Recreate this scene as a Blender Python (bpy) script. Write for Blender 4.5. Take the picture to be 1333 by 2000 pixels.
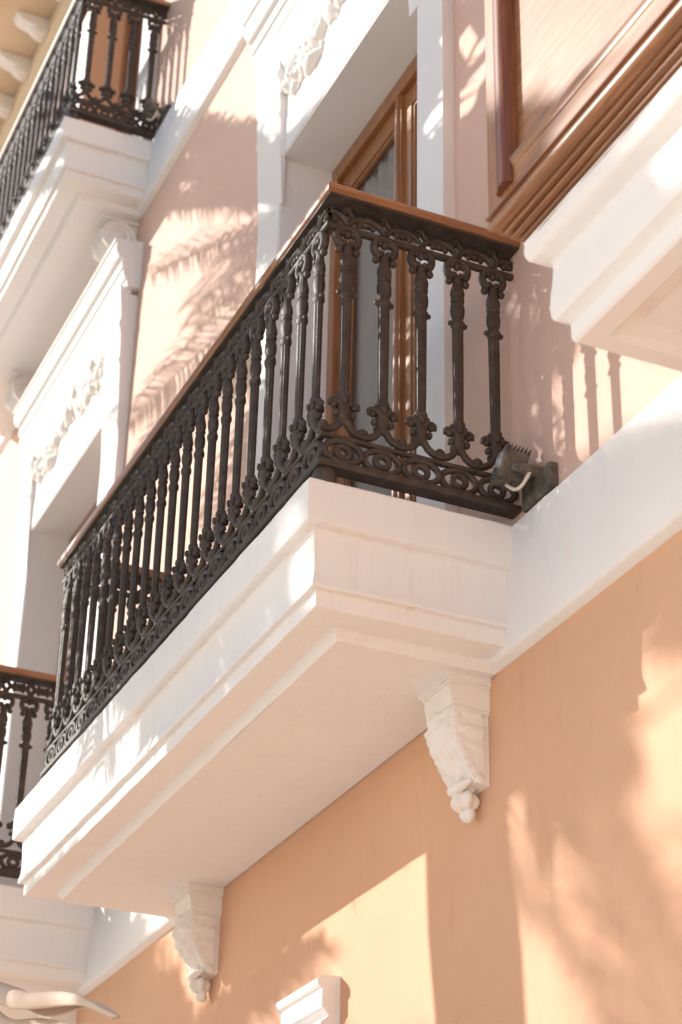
import bpy, math, random
from mathutils import Vector, Matrix
from math import sin, cos, pi, sqrt, radians

# ------------------------------------------------------------------ clean
for o in list(bpy.data.objects):
    bpy.data.objects.remove(o)
S = bpy.context.scene
COL = S.collection

# ------------------------------------------------------------------ camera
cam = bpy.data.cameras.new("camera")
cam.sensor_fit = 'AUTO'
cam.sensor_width = 36.0
cam.lens = 70.0
cam.clip_start = 0.05
cam.clip_end = 2000
cam.dof.use_dof = True
cam.dof.focus_distance = 5.75
cam.dof.aperture_fstop = 4.0
co = bpy.data.objects.new("camera", cam)
COL.objects.link(co)
A, B, R_ = radians(66.34784425), radians(29.0759986), radians(1.31370903)
fw = Vector((-sin(A)*cos(B), cos(A)*cos(B), sin(B)))
rt = Vector((cos(A), sin(A), 0))
up = rt.cross(fw)
r2 = rt*cos(R_) + up*sin(R_)
u2 = -rt*sin(R_) + up*cos(R_)
co.matrix_world = Matrix(((r2.x, u2.x, -fw.x, 4.25095), (r2.y, u2.y, -fw.y, -2.4),
                          (r2.z, u2.z, -fw.z, -2.66457), (0, 0, 0, 1)))
S.camera = co

# ------------------------------------------------------------------ light
SUN = Vector((-0.98, -1.0, 0.68)).normalized()      # towards the sun
EL = math.asin(SUN.z)
AZ = math.atan2(SUN.x, SUN.y)
w = bpy.data.worlds.new("World")
S.world = w
w.use_nodes = True
nt = w.node_tree
bg = nt.nodes["Background"]
sky = nt.nodes.new("ShaderNodeTexSky")
sky.sky_type = 'NISHITA'
sky.sun_disc = False
sky.sun_elevation = EL
sky.sun_rotation = AZ % (2*pi)
sky.air_density = 1.0
sky.dust_density = 1.0
sky.ozone_density = 1.0
nt.links.new(sky.outputs[0], bg.inputs[0])
bg.inputs[1].default_value = 0.15
sl = bpy.data.lights.new("sun", 'SUN')
sl.energy = 4.6
sl.angle = radians(0.45)
sl.color = (1.0, 0.935, 0.875)
so = bpy.data.objects.new("sun", sl)
so.rotation_euler = SUN.to_track_quat('Z', 'Y').to_euler()
so.location = (-8, -8, 10)
COL.objects.link(so)
S.view_settings.view_transform = 'Standard'
S.view_settings.look = 'None'
S.view_settings.exposure = 0.47
S.view_settings.gamma = 1.0

# ------------------------------------------------------------------ materials
def newmat(name):
    m = bpy.data.materials.new(name)
    m.use_nodes = True
    t = m.node_tree
    return m, t, t.nodes["Principled BSDF"]

def N(t, typ, **kw):
    n = t.nodes.new(typ)
    for k, v in kw.items():
        setattr(n, k, v)
    return n

def coords(t, scale=(1, 1, 1), rot=(0, 0, 0)):
    c = N(t, "ShaderNodeNewGeometry")
    mp = N(t, "ShaderNodeMapping")
    mp.inputs["Scale"].default_value = scale
    mp.inputs["Rotation"].default_value = rot
    t.links.new(c.outputs["Position"], mp.inputs[0])
    return mp.outputs[0]

def noise(t, vec, scale, detail=4, rough=.55):
    n = N(t, "ShaderNodeTexNoise")
    n.inputs["Scale"].default_value = scale
    n.inputs["Detail"].default_value = detail
    n.inputs["Roughness"].default_value = rough
    t.links.new(vec, n.inputs["Vector"])
    return n.outputs["Fac"]

def ramp(t, fac, stops):
    r = N(t, "ShaderNodeValToRGB")
    e = r.color_ramp.elements
    e[0].position, e[0].color = stops[0][0], (*stops[0][1], 1)
    e[1].position, e[1].color = stops[-1][0], (*stops[-1][1], 1)
    for p, c in stops[1:-1]:
        q = e.new(p)
        q.color = (*c, 1)
    t.links.new(fac, r.inputs[0])
    return r.outputs[0]

def mix(t, fac, a, b, mode='MIX'):
    m = N(t, "ShaderNodeMix", data_type='RGBA', blend_type=mode)
    if isinstance(fac, (int, float)):
        m.inputs[0].default_value = fac
    else:
        t.links.new(fac, m.inputs[0])
    for s, v in ((6, a), (7, b)):
        if isinstance(v, tuple):
            m.inputs[s].default_value = (*v, 1)
        else:
            t.links.new(v, m.inputs[s])
    return m.outputs[2]

def bump(t, p, height, strength, dist, prev=None):
    b = N(t, "ShaderNodeBump")
    b.inputs["Strength"].default_value = strength
    b.inputs["Distance"].default_value = dist
    t.links.new(height, b.inputs["Height"])
    if prev is not None:
        t.links.new(prev, b.inputs["Normal"])
    t.links.new(b.outputs[0], p.inputs["Normal"])
    return b.outputs[0]

def plaster(name, base, var, stain, stain_amt=.35, rough=.75, streak=.0):
    m, t, p = newmat(name)
    v = coords(t)
    c = ramp(t, noise(t, v, 1.3, 5), [(.3, var), (.7, base)])
    st = noise(t, coords(t, (7, 7, 1.1)), 3.0, 6, .7)
    fac = ramp(t, st, [(.58, (0, 0, 0)), (.78, (stain_amt,)*3)])
    c = mix(t, fac, c, stain)
    sp = ramp(t, noise(t, v, 55, 3), [(.70, (0, 0, 0)), (.78, (.35, .35, .35))])
    c = mix(t, sp, c, tuple(x*.72 for x in base))
    dv = N(t, "ShaderNodeTexNoise")
    dv.inputs["Scale"].default_value = 5.0
    dv.inputs["Detail"].default_value = 5
    t.links.new(v, dv.inputs["Vector"])
    wv = N(t, "ShaderNodeVectorMath", operation='MULTIPLY_ADD')
    t.links.new(dv.outputs["Color"], wv.inputs[0])
    wv.inputs[1].default_value = (.28, .28, .28)
    t.links.new(v, wv.inputs[2])
    vo = N(t, "ShaderNodeTexVoronoi", feature='DISTANCE_TO_EDGE')
    vo.inputs["Scale"].default_value = .62
    t.links.new(wv.outputs[0], vo.inputs["Vector"])
    ck = ramp(t, vo.outputs["Distance"], [(.0, (1, 1, 1)), (.0028, (0, 0, 0))])
    mk = ramp(t, noise(t, v, 1.1, 3), [(.50, (0, 0, 0)), (.60, (.16,)*3)])
    cm = N(t, "ShaderNodeMath", operation='MULTIPLY')
    t.links.new(ck, cm.inputs[0])
    t.links.new(mk, cm.inputs[1])
    c = mix(t, cm.outputs[0], c, tuple(x*.5 for x in base))
    t.links.new(c, p.inputs["Base Color"])
    p.inputs["Roughness"].default_value = rough
    p.inputs["Specular IOR Level"].default_value = .25
    n1 = bump(t, p, noise(t, v, 9, 4), .25, .012)
    n2 = bump(t, p, noise(t, coords(t, (60, 60, 5)), 1.5, 3), .25, .004, n1)
    bump(t, p, noise(t, v, 160, 3), .25, .002, n2)
    return m

M_WHITE = plaster("white_plaster", (.80, .775, .755), (.765, .735, .71), (.77, .64, .49), .38)
M_PEACH = plaster("pink_peach_plaster", (.68, .465, .365), (.64, .43, .335), (.58, .38, .28), .35)
M_PEACHLOW = plaster("orange_peach_plaster", (.67, .397, .25), (.615, .355, .218), (.55, .305, .18), .55)
M_REVEAL = plaster("peach_reveal_plaster", (.74, .44, .27), (.70, .41, .25), (.62, .37, .22), .2)
def slab_plaster():
    m = plaster("white_slab_plaster", (.80, .775, .755), (.765, .735, .71), (.77, .64, .49), .38)
    t = m.node_tree
    p = t.nodes["Principled BSDF"]
    old = p.inputs["Base Color"].links[0].from_socket
    tc = N(t, "ShaderNodeTexCoord")
    sx = N(t, "ShaderNodeSeparateXYZ")
    t.links.new(tc.outputs["Object"], sx.inputs[0])
    tot = None
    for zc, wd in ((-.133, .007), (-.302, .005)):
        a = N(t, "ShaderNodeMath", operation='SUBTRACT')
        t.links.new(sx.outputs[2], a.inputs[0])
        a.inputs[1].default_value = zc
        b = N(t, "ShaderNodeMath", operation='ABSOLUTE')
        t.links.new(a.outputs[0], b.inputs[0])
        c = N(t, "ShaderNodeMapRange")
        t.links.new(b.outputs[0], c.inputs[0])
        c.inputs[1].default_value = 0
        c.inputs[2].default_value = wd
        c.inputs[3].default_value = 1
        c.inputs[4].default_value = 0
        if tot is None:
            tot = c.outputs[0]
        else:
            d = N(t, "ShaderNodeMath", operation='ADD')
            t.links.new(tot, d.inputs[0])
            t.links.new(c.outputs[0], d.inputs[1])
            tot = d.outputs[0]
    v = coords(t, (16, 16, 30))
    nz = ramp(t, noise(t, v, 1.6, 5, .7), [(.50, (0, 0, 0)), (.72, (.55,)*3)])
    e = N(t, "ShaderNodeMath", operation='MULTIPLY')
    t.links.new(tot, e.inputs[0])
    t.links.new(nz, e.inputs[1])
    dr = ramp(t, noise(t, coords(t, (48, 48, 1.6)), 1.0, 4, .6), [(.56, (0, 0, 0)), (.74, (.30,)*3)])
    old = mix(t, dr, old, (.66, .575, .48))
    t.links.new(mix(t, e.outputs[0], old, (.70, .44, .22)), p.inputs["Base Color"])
    return m
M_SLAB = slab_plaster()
M_STONE = plaster("buff_cornice_plaster", (.66, .52, .37), (.60, .46, .31), (.52, .34, .18), .7)
M_CORBEL = plaster("cast_plaster", (.80, .755, .71), (.75, .70, .65), (.68, .50, .34), .7)

def iron():
    m, t, p = newmat("dark_painted_cast_iron")
    v = coords(t)
    c = ramp(t, noise(t, v, 30, 5), [(.35, (.040, .029, .023)), (.6, (.064, .047, .037)), (.8, (.12, .08, .055))])
    t.links.new(c, p.inputs["Base Color"])
    p.inputs["Roughness"].default_value = .42
    r = ramp(t, noise(t, v, 60, 4), [(.3, (.46,)*3), (.7, (.66,)*3)])
    t.links.new(r, p.inputs["Roughness"])
    p.inputs["Specular IOR Level"].default_value = .4
    bump(t, p, noise(t, v, 220, 4), .45, .0025)
    return m
M_IRON = iron()

def wood(name, axis, light, dark, rough=.3, coat=.6):
    m, t, p = newmat(name)
    s = [38, 38, 38]
    s[axis] = 1.6
    v = coords(t, tuple(s))
    g = noise(t, v, 1.6, 6, .65)
    s2 = [150, 150, 150]
    s2[axis] = 4
    g2 = noise(t, coords(t, tuple(s2)), 1.5, 3)
    c = ramp(t, g, [(.28, dark), (.5, tuple((a+b)/2 for a, b in zip(light, dark))), (.72, light)])
    f = ramp(t, g2, [(.42, (.55,)*3), (.6, (0, 0, 0))])
    c = mix(t, f, c, tuple(x*.45 for x in dark))
    big = ramp(t, noise(t, coords(t), 2.3, 4), [(.35, (.25,)*3), (.65, (0, 0, 0))])
    c = mix(t, big, c, tuple(x*.7 for x in light))
    t.links.new(c, p.inputs["Base Color"])
    p.inputs["Roughness"].default_value = rough+.15
    p.inputs["Coat Weight"].default_value = coat
    p.inputs["Coat Roughness"].default_value = rough
    bump(t, p, g2, .25, .0015)
    return m
WL, WD = (.47, .20, .066), (.25, .088, .024)
M_WX = wood("varnished_wood_along_wall", 0, WL, WD)
M_WY = wood("varnished_wood_across", 1, (.42, .185, .072), (.25, .095, .033))
M_WZ = wood("varnished_wood_upright", 2, WL, WD)
BL, BD = (.46, .215, .085), (.21, .078, .026)
M_BX = wood("sunbleached_wood_along", 0, BL, BD, .34, .14)
M_BZ = wood("sunbleached_wood_upright", 2, BL, BD, .34, .14)
M_DX = wood("dark_moulding_wood_along", 0, (.42, .19, .078), (.17, .055, .018), .3, .3)
M_DZ = wood("dark_moulding_wood_upright", 2, (.27, .085, .03), (.12, .032, .011), .3, .22)

def glass():
    m, t, p = newmat("window_glass")
    out = t.nodes["Material Output"]
    tr = N(t, "ShaderNodeBsdfTransparent")
    tr.inputs[0].default_value = (.93, .94, .93, 1)
    gl = N(t, "ShaderNodeBsdfGlossy")
    gl.inputs["Roughness"].default_value = .03
    fr = N(t, "ShaderNodeFresnel")
    fr.inputs[0].default_value = 1.6
    mx = N(t, "ShaderNodeMixShader")
    t.links.new(fr.outputs[0], mx.inputs[0])
    t.links.new(tr.outputs[0], mx.inputs[1])
    t.links.new(gl.outputs[0], mx.inputs[2])
    t.links.new(mx.outputs[0], out.inputs[0])
    return m
M_GLASS = glass()

def simple(name, a, b, scale, rough, bmp=.2, dist=.003, metallic=0):
    m, t, p = newmat(name)
    v = coords(t)
    t.links.new(ramp(t, noise(t, v, scale, 5), [(.3, a), (.7, b)]), p.inputs["Base Color"])
    p.inputs["Roughness"].default_value = rough
    p.inputs["Metallic"].default_value = metallic
    bump(t, p, noise(t, v, scale*6, 3), bmp, dist)
    return m
M_CURT = simple("grey_curtain_cloth", (.60, .53, .49), (.68, .61, .57), 4, .9)
M_LAMP = simple("weathered_black_enamel", (.03, .029, .028), (.17, .145, .11), 22, .55)
M_LAMPG = simple("dusty_lamp_glass", (.10, .105, .11), (.17, .17, .17), 6, .2)
M_CABLE = simple("pale_cable_sheath", (.62, .55, .44), (.68, .6, .5), 20, .5)
M_CLOTH = simple("cream_awning_cloth", (.56, .42, .32), (.62, .48, .375), 8, .9)
M_PAVE = simple("warm_stone_paving", (.57, .545, .475), (.64, .61, .545), 2.2, .8)
M_BARK = simple("palm_bark", (.12, .085, .06), (.22, .16, .11), 9, .9, .8, .02)
M_FROND = simple("palm_leaf", (.05, .075, .025), (.09, .12, .04), 3, .5)

# ------------------------------------------------------------------ mesh helpers
def jit(x, y, z, k=1.0):
    return (sin(x*13.1+y*7.7+1.3)*sin(z*17.3+x*5.1) + .6*sin(x*31.7+z*23.9+y*19.3) + .4*sin(x*71.3-z*53.1+y*47.7))*k

class MB:
    def __init__(s):
        s.v, s.f = [], []
    def add(s, vs, fs):
        n = len(s.v)
        s.v += [tuple(p) for p in vs]
        s.f += [tuple(i+n for i in f) for f in fs]
    def box(s, x0, x1, y0, y1, z0, z1, T=None):
        vs = [Vector((x, y, z)) for x in (x0, x1) for y in (y0, y1) for z in (z0, z1)]
        if T:
            vs = [T @ p for p in vs]
        s.add(vs, [(0, 1, 3, 2), (4, 6, 7, 5), (0, 4, 5, 1), (2, 3, 7, 6), (0, 2, 6, 4), (1, 5, 7, 3)])
    def sphere(s, c, r, nu=10, nv=6, sc=(1, 1, 1)):
        vs = [(c[0], c[1], c[2]-r*sc[2])]
        for j in range(1, nv):
            a = -pi/2 + pi*j/nv
            for i in range(nu):
                b = 2*pi*i/nu
                vs.append((c[0]+r*sc[0]*cos(a)*cos(b), c[1]+r*sc[1]*cos(a)*sin(b), c[2]+r*sc[2]*sin(a)))
        vs.append((c[0], c[1], c[2]+r*sc[2]))
        fs = []
        for i in range(nu):
            k = (i+1) % nu
            fs.append((0, 1+k, 1+i))
            for j in range(nv-2):
                a, b = 1+j*nu, 1+(j+1)*nu
                fs.append((a+i, a+k, b+k, b+i))
            fs.append((1+(nv-2)*nu+i, 1+(nv-2)*nu+k, len(vs)-1))
        s.add(vs, fs)
    def lathe(s, prof, n=14, c=(0, 0, 0), flute=0, sy=1.0):
        vs, fs = [], []
        for z, r in prof:
            for i in range(n):
                a = 2*pi*i/n
                q = r*(1 - flute*(i % 2))
                vs.append((c[0]+q*cos(a), c[1]+q*sin(a)*sy, c[2]+z))
        m = len(prof)
        for j in range(m-1):
            for i in range(n):
                k = (i+1) % n
                fs.append((j*n+i, j*n+k, (j+1)*n+k, (j+1)*n+i))
        fs.append(tuple(range(n))[::-1])
        fs.append(tuple((m-1)*n+i for i in range(n)))
        s.add(vs, fs)
    def tube(s, pts, r, n=8, nrm=(0, 1, 0), closed=False, sq=1.0):
        """tube along pts; nrm is the fixed binormal; r number or list; sq = thickness factor along nrm"""
        P = [Vector(p) for p in pts]
        b = Vector(nrm).normalized()
        m = len(P)
        vs, fs = [], []
        for i, p in enumerate(P):
            if closed:
                d = P[(i+1) % m]-P[i-1]
            else:
                d = P[min(i+1, m-1)]-P[max(i-1, 0)]
            d.normalize()
            sd = b.cross(d)
            if sd.length < 1e-6:
                sd = Vector((1, 0, 0))
            sd.normalize()
            bb = d.cross(sd)
            rr = r[i] if isinstance(r, (list, tuple)) else r
            for k in range(n):
                a = 2*pi*k/n
                vs.append(p + sd*(rr*cos(a)) + bb*(rr*sq*sin(a)))
        for i in range(m if closed else m-1):
            j = (i+1) % m
            for k in range(n):
                q = (k+1) % n
                fs.append((i*n+k, i*n+q, j*n+q, j*n+k))
        if not closed:
            fs.append(tuple(range(n))[::-1])
            fs.append(tuple((m-1)*n+k for k in range(n)))
        s.add(vs, fs)
    def prism(s, poly, axis, a, b):
        """polygon (2-D) pushed along an axis; axis 0: poly=(y,z)"""
        def P(q, t):
            return (t, q[0], q[1]) if axis == 0 else ((q[0], t, q[1]) if axis == 1 else (q[0], q[1], t))
        n = len(poly)
        vs = [P(q, a) for q in poly]+[P(q, b) for q in poly]
        fs = [tuple(range(n)), tuple(range(2*n-1, n-1, -1))]
        for i in range(n):
            k = (i+1) % n
            fs.append((i, k, n+k, n+i))
        s.add(vs, fs)
    def sweep(s, path, prof, step=None, jitter=0.0, cap_top=False, cap_bot=False, closed=False, cap_ends=False):
        """profile (inset, z) carried along an open plan path with mitred corners; inset runs to the right of travel"""
        pts = []
        m = len(path)
        hs = []
        for i in range(m-1):
            d = Vector((path[i+1][0]-path[i][0], path[i+1][1]-path[i][1]))
            hs.append(d.normalized())
        for i in range(m):
            if i == 0:
                h = hs[0]
                mv = Vector((h.y, -h.x))
            elif i == m-1:
                h = hs[-1]
                mv = Vector((h.y, -h.x))
            else:
                a = Vector((hs[i-1].y, -hs[i-1].x))
                b = Vector((hs[i].y, -hs[i].x))
                mv = (a+b)/(1+a.dot(b))
            pts.append((Vector(path[i]), mv))
            if step and i < m-1:
                L = (Vector(path[i+1])-Vector(path[i])).length
                k = max(1, int(L/step))
                a = Vector((hs[i].y, -hs[i].x))
                for q in range(1, k):
                    t = q/k
                    # keep clear of the mitres
                    pts.append((Vector(path[i]).lerp(Vector(path[i+1]), t), None, a))
        vs, fs = [], []
        np_ = len(prof)
        for e in pts:
            p = e[0]
            mv = e[1] if e[1] is not None else e[2]
            for (si, z) in prof:
                j1 = jit(p.x, p.y, z)*jitter
                j2 = jit(p.y+3, p.x, z+2)*jitter
                q = p + mv*(si+j1)
                if e[1] is None:
                    pass
                vs.append((q.x, q.y, z+j2))
        # clamp inner points so that inset rings do not fold near mitres
        if step:
            idx = [i for i, e in enumerate(pts) if e[1] is not None]
            for a, b in zip(idx[:-1], idx[1:]):
                for j in range(np_):
                    va, vb = Vector(vs[a*np_+j]), Vector(vs[b*np_+j])
                    n_ = b-a
                    for q in range(a+1, b):
                        v = va.lerp(vb, (q-a)/n_)
                        o = Vector(vs[q*np_+j])
                        h = (pts[b][0]-pts[a][0]).normalized()
                        # keep jittered offset across travel, but place evenly along the inset edge
                        along = Vector((h.x, h.y, 0))
                        d = o - v
                        d -= along*d.dot(along)
                        vs[q*np_+j] = tuple(v+d)
        k = len(pts)
        for i in range(k-1):
            for j in range(np_ if closed else np_-1):
                j2 = (j+1) % np_
                fs.append((i*np_+j, i*np_+j2, (i+1)*np_+j2, (i+1)*np_+j))
        if cap_top:
            fs.append(tuple(i*np_ for i in range(k)))
        if cap_bot:
            fs.append(tuple(i*np_+np_-1 for i in range(k))[::-1])
        if cap_ends:
            fs.append(tuple(range(np_))[::-1])
            fs.append(tuple((k-1)*np_+j for j in range(np_)))
        s.add(vs, fs)
    def mesh(s, name, mat, angle=35):
        me = bpy.data.meshes.new(name)
        me.from_pydata(s.v, [], s.f)
        me.materials.append(mat)
        me.update()
        for p in me.polygons:
            p.use_smooth = True
        me.set_sharp_from_angle(angle=radians(angle))
        return me

def link(name, me, parent=None, loc=(0, 0, 0), rz=0):
    o = bpy.data.objects.new(name, me)
    o.location = loc
    o.rotation_euler = (0, 0, rz)
    if parent:
        o.parent = parent
    COL.objects.link(o)
    return o

def obj(name, mb, mat, parent=None, angle=35, loc=(0, 0, 0), bevel=0):
    o = link(name, mb.mesh(name, mat, angle), parent, loc)
    if bevel:
        b = o.modifiers.new("bevel", 'BEVEL')
        b.width = bevel
        b.segments = 2
        b.limit_method = 'ANGLE'
        b.angle_limit = radians(40)
    return o

def tag(o, label, cat, group=None, kind=None):
    o['label'] = label
    if cat:
        o['category'] = cat
    if group:
        o['group'] = group
    if kind:
        o['kind'] = kind
    return o

def empty(name, loc=(0, 0, 0)):
    o = bpy.data.objects.new(name, None)
    o.location = loc
    o.empty_display_size = .1
    COL.objects.link(o)
    return o

# ------------------------------------------------------------------ ground
GZ = -4.30
g = MB()
g.add([(-400, -400, GZ), (400, -400, GZ), (400, 400, GZ), (-400, 400, GZ)], [(0, 1, 2, 3)])
tag(obj('ground', g, M_PAVE), 'warm stone paving of the street below', None, kind='structure')

# ------------------------------------------------------------------ building
WY = 0.015            # wall face
FH = 4.215            # storey height
bld = empty('building', (-3, 0, GZ))
tag(bld, 'peach plastered building with white bands and window surrounds behind the balconies', 'building')
def bo(name, mb, mat, parent=None, **k):
    p = parent or bld
    if p is bld:
        for i, v in enumerate(mb.v):
            mb.v[i] = (v[0]+3, v[1], v[2]-GZ)
    return obj(name, mb, mat, p, **k)

W0 = dict(o=(-1.865, -.592, 0.0, 2.665), s=(-2.105, -.388))
W1 = dict(o=(-5.53, -4.217, 0.0, 2.68), s=(-5.79, -3.945))
W2 = dict(o=(-5.40, -4.17, FH, FH+2.68), s=(-5.79, -3.945))
WINS = [W0, W1, W2]
X0, X1, ZT = -16.0, 9.0, 8.3
def wall():
    b = MB()
    lo = MB()
    xs = sorted({X0, X1, *[w['o'][0] for w in WINS], *[w['o'][1] for w in WINS]})
    zs = sorted({GZ, ZT, -.2, *[w['o'][2] for w in WINS], *[w['o'][3] for w in WINS]})
    for i in range(len(xs)-1):
        for j in range(len(zs)-1):
            cx, cz = (xs[i]+xs[i+1])/2, (zs[j]+zs[j+1])/2
            if any(w['o'][0] < cx < w['o'][1] and w['o'][2] < cz < w['o'][3] for w in WINS):
                continue
            (lo if cz < -.2 else b).add([(xs[i], WY, zs[j]), (xs[i+1], WY, zs[j]), (xs[i+1], WY, zs[j+1]), (xs[i], WY, zs[j+1])], [(0, 1, 2, 3)])
    b.box(X0, X1, .62, 6, GZ, ZT)
    bo('wall', b, M_PEACH)
    bo('wall', lo, M_PEACHLOW)
wall()

def reveals(w, mat):
    x0, x1, z0, z1 = w['o']
    b = MB()
    d = .32
    y = WY-.001
    # thin lining boards of plaster: jambs, head and threshold
    b.box(x0-.012, x0, -.024, d, z0, z1)
    b.box(x1, x1+.012, -.024, d, z0, z1)
    b.box(x0-.012, x1+.012, -.024, d, z1, z1+.012)
    b.box(x0, x1, -.01, d, z0-.05, z0-.004)
    bo('window_reveal', b, mat)
reveals(W0, M_WHITE)
reveals(W1, M_WHITE)
reveals(W2, M_REVEAL)

def surround(w, hood=True):
    ox0, ox1, z0, z1 = w['o']
    sx0, sx1 = w['s']
    b = MB()
    yf = -.028
    zt = z1+.62
    def strip(x0, x1, za, zb):
        b.box(x0, x1, yf, WY+.02, za, zb)
    strip(sx0, ox0-.012, z0+.001, zt)
    strip(ox1+.012, sx1, z0+.001, zt)
    strip(ox0-.012, ox1+.012, z1+.012, zt)
    s = bo('window_surround', b, M_WHITE)
    if not hood:
        return
    # the hood: mouldings that step out towards the top, the same profile turned along both ends
    def Z(z):
        return z-2.665+z1
    h = MB()
    prof = [(WY+.02, 3.395), (-.050, 3.395), (-.056, 3.402), (-.060, 3.412), (-.060, 3.426), (-.044, 3.428), (-.044, 3.436), (-.070, 3.438), (-.080, 3.452), (-.084, 3.470), (-.084, 3.482),
            (-.064, 3.485), (-.064, 3.496), (-.092, 3.498), (-.094, 3.545), (-.080, 3.548), (-.080, 3.556), (-.112, 3.562), (-.128, 3.588), (-.132, 3.60), (-.132, 3.640), (-.122, 3.643), (-.122, 3.650),
            (-.142, 3.652), (-.142, 3.668), (WY+.02, 3.69)]
    xa, xb = sx0-.03, sx1+.03
    rows = []
    for x in (xa, xb):
        rows.append([(x, y, Z(z)-.08+.0) for y, z in prof])
    n = len(prof)
    h.add(rows[0]+rows[1], [tuple(range(n)), tuple(range(2*n-1, n-1, -1))]+[(i, i+1, n+i+1, n+i) for i in range(n-1)])
    hd = bo('window_hood', h, M_WHITE, angle=25)
    # consoles: full-width pilaster heads that taper to the strip
    cw = .24
    for (x0, x1) in ((sx0+.005, sx0+cw+.02), (sx1-cw-.02, sx1-.005)):
        c = MB()
        pr = [(3.325, -.082), (3.28, -.080), (3.22, -.072), (3.16, -.066), (3.12, -.0655), (3.105, -.073), (3.085, -.075), (3.07, -.066), (3.03, -.060),
              (2.90, -.054), (2.885, -.060), (2.87, -.060), (2.855, -.051), (2.72, -.045), (2.55, -.036), (2.42, -.029)]
        poly = [(y, Z(z)) for z, y in pr]+[(-.02, Z(2.42)), (-.02, Z(3.325))]
        c.prism(poly, 0, x0, x1)
        o = bo('console', c, M_WHITE, angle=30)
    # roll moulding under the hood, between the consoles
    r = MB()
    arc = [(-.02, 3.10)]+[(-.026-.052*sin(a), 3.30-.19*cos(a)) for a in [i*pi/2/8 for i in range(9)]]+[(-.075, 3.325), (-.02, 3.325)]
    r.prism([(y, Z(z)) for y, z in arc], 0, sx0+cw+.021, sx1-cw-.021)
    bo('roll_moulding', r, M_WHITE, angle=40)
    # carved leaf relief over the lintel
    rl = MB()
    rnd = random.Random(7)
    xc = (sx0+sx1)/2
    def leaf(x, z, ang, L, W, lift):
        nu, nv = 7, 5
        vs, fs = [], []
        for i in range(nu):
            t = i/(nu-1)
            wd = W*(sin(pi*min(1, t*.93+.05))**.7)*(1+.18*sin(t*17))
            for j in range(nv):
                q = (j/(nv-1)-.5)*2
                lx = t*L
                ly = q*wd
                hgt = -.024-lift*(sin(pi*t*.9+.15))*(1-.55*q*q)-.006*(1-abs(q))*cos(t*20)
                px = x+lx*cos(ang)-ly*sin(ang)+.25*L*t*t*sin(ang)
                pz = z+lx*sin(ang)+ly*cos(ang)
                vs.append((px, hgt, Z(pz)))
        for i in range(nu-1):
            for j in range(nv-1):
                a = i*nv+j
                fs.append((a, a+1, a+nv+1, a+nv))
        # closed back so that each leaf is a solid lump of plaster
        k = len(vs)
        ring = [i*nv for i in range(nu)]+[(nu-1)*nv+j for j in range(1, nv)]+[i*nv+nv-1 for i in range(nu-2, -1, -1)]+[j for j in range(nv-2, 0, -1)]
        bk = [(vs[i][0], -.018, vs[i][2]) for i in ring]
        m_ = len(ring)
        fs += [(ring[i], ring[(i+1) % m_], k+(i+1) % m_, k+i) for i in range(m_)]
        rl.add(vs+bk, fs)
    half = (sx1-sx0)/2-cw-.10
    for sgn in (-1, 1):
        for i in range(7):
            t = i/6
            x = xc+sgn*half*(.12+.85*t)
            z = 3.02-.05*t+.03*sin(i*2.1)
            for k in range(4):
                a = (pi/2-sgn*(.8*(k-1.5)+.5))+rnd.uniform(-.4, .4)
                leaf(x+rnd.uniform(-.02, .02), z+rnd.uniform(-.05, .06), a, rnd.uniform(.13, .23)*(1-.45*t), rnd.uniform(.026, .044)*(1-.3*t), rnd.uniform(.025, .055))
            rl.sphere((x, -.030, Z(z-.02)), rnd.uniform(.010, .018), 10, 6, (1, .8, 1))
        pts = []
        for i in range(22):
            t = i/21*4.4
            rr = .055*(1-t/6.5)
            pts.append((xc+sgn*(half*.95-.03)+sgn*rr*cos(t), -.034, Z(2.93+rr*sin(t))))
        rl.tube(pts, [.013*(1-.6*i/21) for i in range(22)], 8)
    rl.sphere((xc, -.04, Z(3.08)), .06, 14, 8, (1, .75, 1.2))
    for k in range(7):
        leaf(xc, 3.08, pi*k/6, .16, .034, .05)
    bo('relief_ornament', rl, M_CORBEL, angle=50)

for W in WINS:
    surround(W, True)

def string_course(z, x0, x1):
    b = MB()
    p = [(WY+.01, 0.012), (-.016, .001), (-.022, -.006), (-.021, -.18), (-.022, -.352), (-.019, -.363), (-.012, -.368), (WY+.01, -.378)]
    n = len(p)
    k = int((x1-x0)/.08)
    vs, fs = [], []
    for i in range(k+1):
        x = x0+(x1-x0)*i/k
        for j, (yy, zz) in enumerate(p):
            e = .0011 if 0 < j < n-1 else 0
            vs.append((x, yy+jit(x, 1, zz)*e, z+zz+jit(x, 4, zz)*e*1.3))
    for i in range(k):
        for j in range(n-1):
            fs.append((i*n+j, (i+1)*n+j, (i+1)*n+j+1, i*n+j+1))
    b.add(vs, fs)
    bo('string_course', b, M_WHITE, angle=40)
string_course(0, X0, X1)
string_course(FH, X0, X1)

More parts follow.
